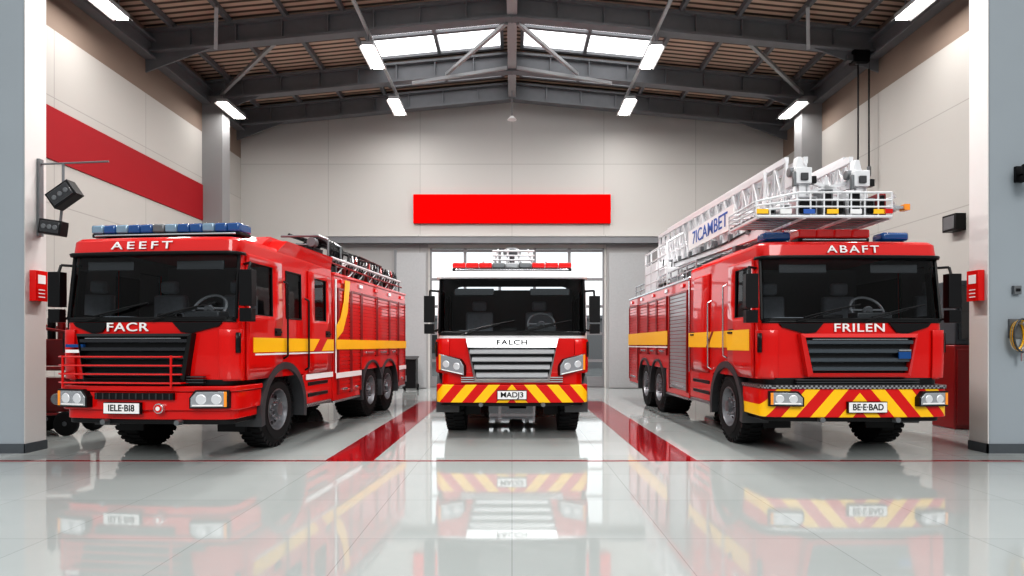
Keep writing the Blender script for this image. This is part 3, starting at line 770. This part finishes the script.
# ============================================================ ROOM
XW = 9.45; YB = 21.6; YF = 8.6
def zd(x): return 10.6-.9*abs(x)/XW
b = B(); b.box(-30, 30, -12, 45, -.2, 0, FLOOR); struct(b.obj('floor'), 'glossy light grey tiled floor')
ox0, ox1, oz = -2.86, 3.22, 4.88
b = B()
b.box(-XW-.2, ox0, YB, YB+.3, 0, oz, WALLB); b.box(ox1, XW+.2, YB, YB+.3, 0, oz, WALLB)
b.prism([(-XW-.2, YB, oz), (XW+.2, YB, oz), (XW+.2, YB, 9.65), (0, YB, 10.58), (-XW-.2, YB, 9.65)], (0, .3, 0), WALLB)
struct(b.obj('wall_back'), 'grey panelled gable wall')
b = B()
b.box(-6.2, ox0-.06, YB-.06, YB, 0, 5.05, WALLG); b.box(ox1+.06, 5.9, YB-.06, YB, 0, 5.05, WALLG)
struct(b.obj('trim_1'), 'grey lower wall panelling')
b = B(); b.box(-6.3, 6.0, YB-.35, YB, 5.0, 5.22, STEEL); b.box(-6.35, 6.05, YB-.38, YB, 5.22, 5.27, WALLB)
struct(b.obj('trim_2'), 'horizontal steel beam above the doorway')
b = B(); b.box(-4.0, -2.98, YB-.12, YB-.06, .02, 4.7, STEELL); b.box(-4.08, -4.0, YB-.14, YB-.06, 0, 4.78, STEEL)
struct(b.obj('door_2'), 'light grey steel door panel')
b = B(); b.box(3.36, 4.75, YB-.12, YB-.06, .02, 4.7, STEELL); b.box(4.75, 4.83, YB-.14, YB-.06, 0, 4.78, STEEL)
struct(b.obj('door_3'), 'light grey steel door panel')
b = B()
FRM = mat('window_frame', (0.22, 0.22, 0.23), 0.4, 0.3, noise=.05)
n = 5
for q in range(n+1):
    x = ox0+(ox1-ox0)*q/n; b.box(x-.05, x+.05, YB+.08, YB+.18, 0, oz, FRM)
for z in (.1, .95, 1.9, 2.85, 3.8, 4.8): b.box(ox0, ox1, YB+.09, YB+.17, z-.045, z+.045, FRM)
b.box(ox0, ox1, YB+.11, YB+.15, 0, .4, FRM)
b.quad([(ox0, YB+.13, .4), (ox1, YB+.13, .4), (ox1, YB+.13, oz), (ox0, YB+.13, oz)], GLASSC)
struct(b.obj('door_1'), 'glazed sectional garage door')
for s, nm in ((-1, 'wall_left'), (1, 'wall_right')):
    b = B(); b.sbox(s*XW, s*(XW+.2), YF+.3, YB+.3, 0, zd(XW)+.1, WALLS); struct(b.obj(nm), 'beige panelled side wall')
b = B(); b.box(-XW, -XW+.03, YF+.4, 19.0, 5.3, 6.38, STRIPE); struct(b.obj('trim_3'), 'dark red painted wall band')
b = B(); b.box(-13, -6.765, YF, 8.99, 0, 10.5, PILL); b.box(-6.77, -6.755, YF, 8.99, 0, 10.5, PILLW); struct(b.obj('wall_front'), 'grey pillar at the bay opening')
b = B(); b.box(6.615, 13, YF, 8.95, 0, 10.5, PILL); b.box(6.60, 6.62, YF, 8.95, 0, 10.5, PILLW); struct(b.obj('wall_front'), 'grey pillar at the bay opening')
b = B(); b.box(-13, -6.74, YF-.02, YF, 0, .13, BASEB); b.box(-6.755, -6.735, YF-.02, 8.99, 0, .13, BASEB); struct(b.obj('baseboard_left'))
b = B(); b.box(6.58, 13, YF-.02, YF, 0, .13, BASEB); b.box(6.58, 6.6, YF-.02, 8.95, 0, .13, BASEB); struct(b.obj('baseboard_right'))
for s in (-1, 1):
    b = B(); b.sbox(s*XW, s*(XW-.62), 18.9, 19.4, 0, 9.1, COLG); struct(b.obj('trim_column'), 'grey structural column')
b = B()
def slab(b, xa, xb, ya, yb, m, t=.08, dz=0):
    b.prism([(xa, ya, zd(xa)+dz), (xb, ya, zd(xb)+dz), (xb, ya, zd(xb)+t+dz), (xa, ya, zd(xa)+t+dz)], (0, yb-ya, 0), m)
SKY = [(16.4, 18.9, .3, 4.1), (19.3, 20.9, .3, 4.1), (11.5, 14.3, .3, 4.1)]
for s in (-1, 1):
    ys = [8.0, 11.5, 14.3, 16.4, 18.9, 19.3, 20.9, 21.9]
    for ya, yb in zip(ys, ys[1:]):
        hole = [q for q in SKY if abs(q[0]-ya) < .01]
        if hole:
            for xa, xb in ((0, .3), (4.1, XW+.3)): slab(b, s*xa, s*xb, ya, yb, DECK)
        else: slab(b, 0, s*(XW+.3), ya, yb, DECK)
struct(b.obj('ceiling'), 'brown timber roof deck')
i = 1
for s in (-1, 1):
    for (ya, yb, xa, xb) in SKY:
        b = B()
        b.quad([(s*xa, ya, zd(xa)+.05), (s*xb, ya, zd(xb)+.05), (s*xb, yb, zd(xb)+.05), (s*xa, yb, zd(xa)+.05)], SKYL)
        for q in range(3):
            x = s*(xa+(xb-xa)*q/2); b.beam((x, ya, zd(x)), (x, yb, zd(x)), .10, .12, STEEL)
        for y in (ya, ya+(yb-ya)*.5, yb): b.beam((s*xa, y, zd(xa)), (s*xb, y, zd(xb)), .12, .08, STEEL)
        struct(b.obj('window_%d' % i), 'bright roof skylight'); i += 1
RB = lambda x: 9.93-.9*abs(x)/XW
for yr in (16.0, 19.1, 21.3, 12.6, 9.3):
    b = B()
    for s in (-1, 1):
        for (dz, w, h) in ((.0, .30, .07), (.52, .30, .07)):
            b.beam((0, yr, RB(0)+dz), (s*XW, yr, RB(XW)+dz), w, h, STEEL)
        b.prism([(0, yr-.02, RB(0)), (s*XW, yr-.02, RB(XW)), (s*XW, yr-.02, RB(XW)+.52), (0, yr-.02, RB(0)+.52)], (0, .04, 0), STEEL)
        b.prism([(s*XW, yr-.02, RB(XW)-.5), (s*XW, yr-.02, RB(XW)), (s*(XW-1.8), yr-.02, RB(XW-1.8))], (0, .04, 0), STEEL)
        for q in range(1, 8):
            x = s*q*XW/8; b.box(x-.015, x+.015, yr-.13, yr+.13, RB(x)+.02, RB(x)+.5, STEEL)
    b.box(-.02, .02, yr-.14, yr+.14, RB(0)-.06, RB(0)+.52, STEEL)
    struct(b.obj('trim_rafter'), 'dark steel roof rafter')
for x in [0]+[s*q for s in (-1, 1) for q in (4.35, 5.8, 7.25, 8.7)]:
    b = B()
    if x == 0:
        b.box(-.13, .13, 8.2, YB, 9.95, 10.0, STEELL); b.box(-.03, .03, 8.2, YB, 10, 10.5, STEEL)
    else:
        b.box(x-.05, x+.05, 8.2, YB, zd(x)-.16, zd(x)-.01, STEEL)
    struct(b.obj('trim_purlin'), 'steel roof purlin')
for s in (-1, 1):
    b = B()
    b.sbox(s*XW, s*(XW-.28), 8.9, YB, 8.86, 8.92, STEEL); b.sbox(s*XW, s*(XW-.28), 8.9, YB, 9.3, 9.36, STEEL)
    b.sbox(s*(XW-.12), s*(XW-.15), 8.9, YB, 8.9, 9.33, STEEL)
    struct(b.obj('trim_eave'), 'steel eave beam')
    for (p, q) in (((.15, 18.9, 9.95), (3.0, 18.6, 9.35)), ((.15, 16.1, 9.86), (2.0, 18.9, 9.75)), ((6.0, 16.1, 9.5), (8.9, 19.0, 9.2)), ((7.6, 15.9, 9.1), (7.2, 15.1, 9.75))):
        b = B(); b.beam((s*p[0], p[1], p[2]), (s*q[0], q[1], q[2]), .09, .09, STEELL); struct(b.obj('trim_brace'), 'steel cross brace')
    b = B(); b.sbox(s*3.59, s*3.67, 9.5, 20.5, 9.36, 9.42, STEELL)
    struct(b.obj('trim_rail'), 'suspended lighting rail')
b = B(); b.box(-3.42, 3.42, YB-.14, YB-.02, 5.72, 6.72, SIGN); b.box(-3.3, 3.3, YB-.03, YB, 5.8, 6.6, STEEL)
top(b.obj('sign_board', bevel=.02), 'blank bright red sign panel on the gable wall', 'sign')

def marking(x0, x1, y0, y1, label):
    b = B(); b.box(x0, x1, y0, y1, 0, .004, FLRED); return top(b.obj('floor_marking'), label, 'floor marking')
marking(-2.42, -1.80, 8.06, 16.5, 'wide dark red painted lane strip on the floor')
marking(1.78, 2.40, 8.06, 16.5, 'wide dark red painted lane strip on the floor')
marking(-6.7, 6.6, 7.99, 8.05, 'thin red line painted across the floor')
marking(-8.9, -8.82, 9.2, 15, 'thin red line painted along the side wall')
marking(8.4, 8.48, 9.2, 15, 'thin red line painted along the side wall')

def fixture(x, y, z, ln=1.3, pw=170):
    e = empty('ceiling_light', (x, y, z)); top(e, 'long white fluorescent ceiling light', 'ceiling light', 'ceiling lights under the roof')
    b = B(); b.box(-.15, .15, -ln/2, ln/2, .03, .12, STEELL)
    b.prism([(-.15, -ln/2, .03), (-.22, -ln/2, -.02), (-.2, -ln/2, -.02), (-.13, -ln/2, .04)], (0, ln, 0), WHT)
    b.prism([(.15, -ln/2, .03), (.22, -ln/2, -.02), (.2, -ln/2, -.02), (.13, -ln/2, .04)], (0, ln, 0), WHT)
    b.obj('housing', e)
    b = B(); b.box(-.13, .13, -ln/2+.02, ln/2-.02, -.01, .03, LAMPE); b.obj('diffuser', e)
    ztop = 9.36-z if abs(abs(x)-3.63) < .1 else zd(x)-z-.02
    for y_ in (-ln/2+.15, ln/2-.15):
        b = B(); b.cyl((0, y_, .1), (0, y_, ztop), .012, STEEL, 6); b.obj('suspension_rod', e)
    l = bpy.data.lights.new('lamp', 'AREA'); l.shape = 'RECTANGLE'; l.size = .3; l.size_y = ln; l.energy = pw; l.color = (1, .97, .94)
    lo = bpy.data.objects.new('lamp', l); COL.objects.link(lo); lo.parent = e; lo.location = (0, 0, -.04)
for s in (-1, 1):
    for y, p in ((12.7, 280), (16.2, 280), (19.6, 45)): fixture(s*3.63, y, 9.0, pw=p)
    for y, p in ((12.9, 45), (18.8, 30)): fixture(s*8.5, y, 8.6, pw=p)
    fixture(s*3.63, 10.0, 9.0, pw=290)
b = B(); b.cyl((0, 20.6, 9.95), (0, 20.6, 9.1), .015, STEEL, 8); b.cyl((0, 20.6, 9.1), (0, 20.6, 8.98), .05, WHT, 16, .16)
top(b.obj('pendant_lamp'), 'small white pendant lamp hanging from the ridge', 'lamp')

# ============================================================ small things
def callbox(x, s, y0, y1, z0, z1):
    b = B(); b.sbox(x, x+s*.09, y0, y1, z0, z1, RED)
    xx = x+s*.091
    b.sbox(xx, xx+s*.004, y0+.04, y1-.04, (z0+z1)/2+.03, z1-.06, WHT)
    for q in range(3): b.sbox(xx, xx+s*.004, y0+.05, y1-.05, z0+.05+q*.05, z0+.065+q*.05, WHT)
    return b.obj('alarm_box', bevel=.01)
top(callbox(-6.757, 1, 8.68, 8.9, 2.12, 2.55), 'red wall-mounted alarm box with white pictogram', 'alarm box', 'red alarm boxes')
top(callbox(6.602, -1, 8.66, 8.88, 2.12, 2.55), 'red wall-mounted alarm box with white pictogram', 'alarm box', 'red alarm boxes')
e = empty('wall_lamp', (-6.755, 8.85, 3.5)); top(e, 'black twin floodlight on a wall bracket with long rod', 'lamp')
b = B()
b.box(0, .04, -.04, .04, -.45, .65, GREYM); b.cyl((.02, 0, .58), (1.0, 0, .62), .014, GREYM, 8); b.cyl((.35, 0, .6), (.35, 0, .15), .018, GREYM)
b.cyl((.03, 0, -.35), (.3, 0, -.35), .02, GREYM); b.cyl((.35, 0, .15), (.3, 0, -.35), .018, GREYM)
b.obj('bracket', e)
for (dx, dz, tilt, sc) in ((.42, .12, -35, .95), (.26, -.34, 8, .8)):
    b = B(); M = Matrix.Translation((dx, -.08, dz)) @ Matrix.Rotation(math.radians(tilt), 4, 'Y') @ Matrix.Scale(sc, 4)
    b.box(-.2, .2, -.08, .1, -.13, .13, BLACK, M); b.box(-.17, .17, -.09, -.075, -.1, .1, DARKG, M)
    for q in range(5): b.box(-.18+q*.085, -.165+q*.085, .1, .14, -.11, .11, BLACK, M)
    for q in range(3): b.cyl(M @ Vector((-.1+q*.1, -.085, 0)), M @ Vector((-.1+q*.1, -.1, 0)), .035, GREYM, 12)
    b.obj('lamp_head', e, .012)
e = empty('wall_lamp', (7.02, YF, 3.85)); top(e, 'small black lamp mounted on the pillar', 'lamp')
b = B(); b.box(-.06, .06, -.04, 0, -.1, .12, BLACK); b.cyl((0, -.02, 0), (0, -.16, 0), .015, BLACK); b.obj('bracket', e)
b = B(); b.cyl((-.03, -.18, .12), (.05, -.2, -.12), .06, BLACK, 16, .1); b.cyl((.05, -.2, -.12), (.053, -.2, -.13), .09, LENS, 16); b.obj('lamp_head', e)
b = B(); b.box(6.93, 7.03, YF-.05, YF, 2.2, 2.32, GREYM); b.box(6.95, 7.01, YF-.06, YF-.05, 2.24, 2.28, BLACK); top(b.obj('wall_switch', bevel=.006), 'small grey switch box on the pillar', 'switch')
e = empty('hose_holder', (6.98, YF+.002, 1.6)); top(e, 'coiled yellow hose hanging on a pillar hook', 'hose')
b = B(); b.box(-.1, .1, -.03, 0, .0, .26, GREYM); b.cyl((0, -.03, .2), (0, -.16, .2), .02, SILVER); b.obj('hook', e)
b = B()
for q in range(4):
    b.path([((.09+.01*q)*math.cos(t*pi/10), -.04-.03*q, (.19+.012*q)*math.sin(t*pi/10)+.03) for t in range(20)], .014, (YEL, STEELL, YEL, DGREY)[q], 8, True)
b.cyl((.02, -.1, -.15), (.02, -.1, -.32), .022, SILVER); b.obj('hose', e)
b = B(); b.box(XW-.22, XW, 12.9, 13.3, 3.9, 4.25, BLACK); b.box(XW-.23, XW-.22, 12.94, 13.26, 3.94, 4.21, GREYM); top(b.obj('wall_speaker', bevel=.02), 'black speaker box on the beige wall', 'speaker')
e = empty('cable_hoist', (9.05, 16, 9.0)); top(e, 'twin black cables hanging from the roof steel', 'hoist')
b = B(); b.box(-.3, .1, -.15, .1, -.25, .06, BLACK); b.box(-.45, -.3, -.1, .05, -.2, -.05, GREYM); b.obj('hoist_motor', e)
for x in (-.12, .16):
    b = B(); b.cyl((x, 0, -.2), (x, 0, -2.9), .022, BLACK, 8); b.cyl((x, 0, -2.9), (x, 0, -3.15), .05, GREYM, 10); b.obj('cable', e)
e = empty('equipment_cabinet', (8.3, 11.3, 0)); top(e, 'dark red steel cabinet with glazed upper part', 'cabinet')
b = B(); b.box(-.45, .5, -.3, .3, 0, 1.5, REDD); b.box(-.42, .47, -.28, .28, 1.5, 2.65, BASEB); b.obj('body', e, .02)
b = B(); b.box(-.38, .43, -.31, -.29, 1.6, 2.55, DARKG); b.obj('glass_panel', e)
b = B(); b.box(-.42, .02, -.33, -.3, .08, 1.43, REDD); b.obj('door', e, .008)
b = B(); b.box(.04, .47, -.33, -.3, .08, 1.43, REDD); b.obj('door', e, .008)
e = empty('pump_trolley', (-7.78, 10.6, 0)); top(e, 'red wheeled pump trolley with black hoses', 'trolley')
b = B()
b.path([(-.5, -.3, .35), (-.5, -.3, 1.85), (-.5, .3, 1.85), (-.5, .3, .35)], .025, REDD, 8); b.path([(.5, -.3, .35), (.5, -.3, 1.7), (.5, .3, 1.7), (.5, .3, .35)], .025, REDD, 8)
for y in (-.3, .3):
    b.path([(-.5, y, .35), (.5, y, .35)], .025, REDD, 8); b.path([(-.5, y, 1.1), (.5, y, 1.1)], .025, REDD, 8); b.path([(-.5, y, 1.85), (.5, y, 1.7)], .025, REDD, 8)
b.obj('frame', e)
b = B(); b.box(-.42, .42, -.24, .24, .38, .95, REDD); b.cyl((-.3, -.28, .65), (-.3, -.24, .65), .14, BLACK, 20); b.cyl((.2, -.3, .6), (.2, -.2, .6), .1, SILVER, 20); b.box(-.4, .4, -.2, .2, 1.15, 1.6, REDD); b.obj('pump_unit', e, .03)
b = B()
for q in range(4): b.path([(-.28+.2*math.cos(t*pi/8), -.33-.02*q+.03*q, 1.25+.2*math.sin(t*pi/8)+.02*q) for t in range(16)], .03, BLACK, 8, True)
b.obj('hose', e)
for q in range(3):
    b = B(); b.cyl((.0+q*.17, -.12, 1.6), (.0+q*.17, -.12, 1.95), .06, (BLACK, REDD, BLACK)[q], 14); b.cyl((.0+q*.17, -.12, 1.95), (.0+q*.17, -.12, 2.02), .025, GREYM, 10); b.obj('nozzle', e)
for x in (-.4, .4):
    for y in (-.33, .33):
        b = B(); b.lathe([(-.05, .04), (-.05, .17), (-.03, .2), (.03, .2), (.05, .17), (.05, .04)], RUBBER, 28, 'Y', (x, y, .2)); b.lathe([(-.04, .001), (-.04, .12), (.04, .12), (.04, .001)], GREYM, 20, 'Y', (x, y, .2)); b.obj('wheel', e)
e = empty('waste_bin', (-3.38, 20.6, 0)); top(e, 'small dark wheeled bin by the doorway', 'bin')
b = B(); b.prism([(-.22, -.25, .08), (.22, -.25, .08), (.22, .25, .08), (-.22, .25, .08)], (0, 0, .95), BLACK); b.box(-.16, -.08, -.26, -.25, .3, .5, GREYM); b.obj('bin_body', e, .03)
b = B(); b.prism([(-.25, -.29, 1.0), (-.25, .29, 1.08), (-.25, .29, 1.13), (-.25, -.29, 1.04)], (.5, 0, 0), BLACK); b.obj('lid', e, .01)
for x in (-.22, .22):
    b = B(); b.cyl((x-.03, .2, .1), (x+.03, .2, .1), .1, RUBBER, 20); b.obj('wheel', e)
b = B(); b.box(-14, 16, 40, 44, 0, 3.2, CONC); b.box(-14.2, 16.2, 39.8, 44.2, 3.2, 3.4, STEEL)
for q in range(9): b.box(-12+q*3, -10.6+q*3, 39.95, 40.0, 1.0, 2.4, DARKG)
top(b.obj('building'), 'low grey building beyond the glazed door', 'building')

# ============================================================ world / camera
w = bpy.data.worlds.new('World'); S.world = w; w.use_nodes = True
nt = w.node_tree; bg = nt.nodes['Background']; bg.inputs['Strength'].default_value = 1.0
tc = nt.nodes.new('ShaderNodeTexCoord'); sp = nt.nodes.new('ShaderNodeSeparateXYZ')
def ramp(a, b_, pa, pb):
    cr = nt.nodes.new('ShaderNodeValToRGB'); cr.color_ramp.elements[0].color = (*a, 1); cr.color_ramp.elements[1].color = (*b_, 1)
    cr.color_ramp.elements[0].position = pa; cr.color_ramp.elements[1].position = pb; return cr
nt.links.new(tc.outputs['Generated'], sp.inputs[0])
low = ramp((.20, .205, .21), (1.05, 1.05, 1.05), .05, .6); nt.links.new(sp.outputs[2], low.inputs[0])
side = ramp((0, 0, 0), (1, 1, 1), .1, .6); nt.links.new(sp.outputs[1], side.inputs[0])
mx = nt.nodes.new('ShaderNodeMix'); mx.data_type = 'RGBA'; mx.inputs[7].default_value = (1.3, 1.3, 1.3, 1)
nt.links.new(side.outputs[0], mx.inputs[0]); nt.links.new(low.outputs[0], mx.inputs[6]); nt.links.new(mx.outputs[2], bg.inputs[0])
sn = bpy.data.lights.new('sun', 'SUN'); sn.energy = 1.35; sn.angle = math.radians(25); sn.color = (1, .985, .96)
so = bpy.data.objects.new('sun', sn); COL.objects.link(so); so.rotation_euler = (math.radians(58), 0, math.radians(6))
cam = bpy.data.cameras.new('camera'); co = bpy.data.objects.new('camera', cam); COL.objects.link(co)
cam.sensor_width = 36; cam.lens = 36*620/1024; cam.shift_y = 57/1024
co.location = (0, 0, 1.5); co.rotation_euler = (pi/2, 0, 0)
S.camera = co
S.view_settings.view_transform = 'Standard'
for lk in ('Medium High Contrast', 'None'):
    try:
        S.view_settings.look = lk; break
    except Exception: pass
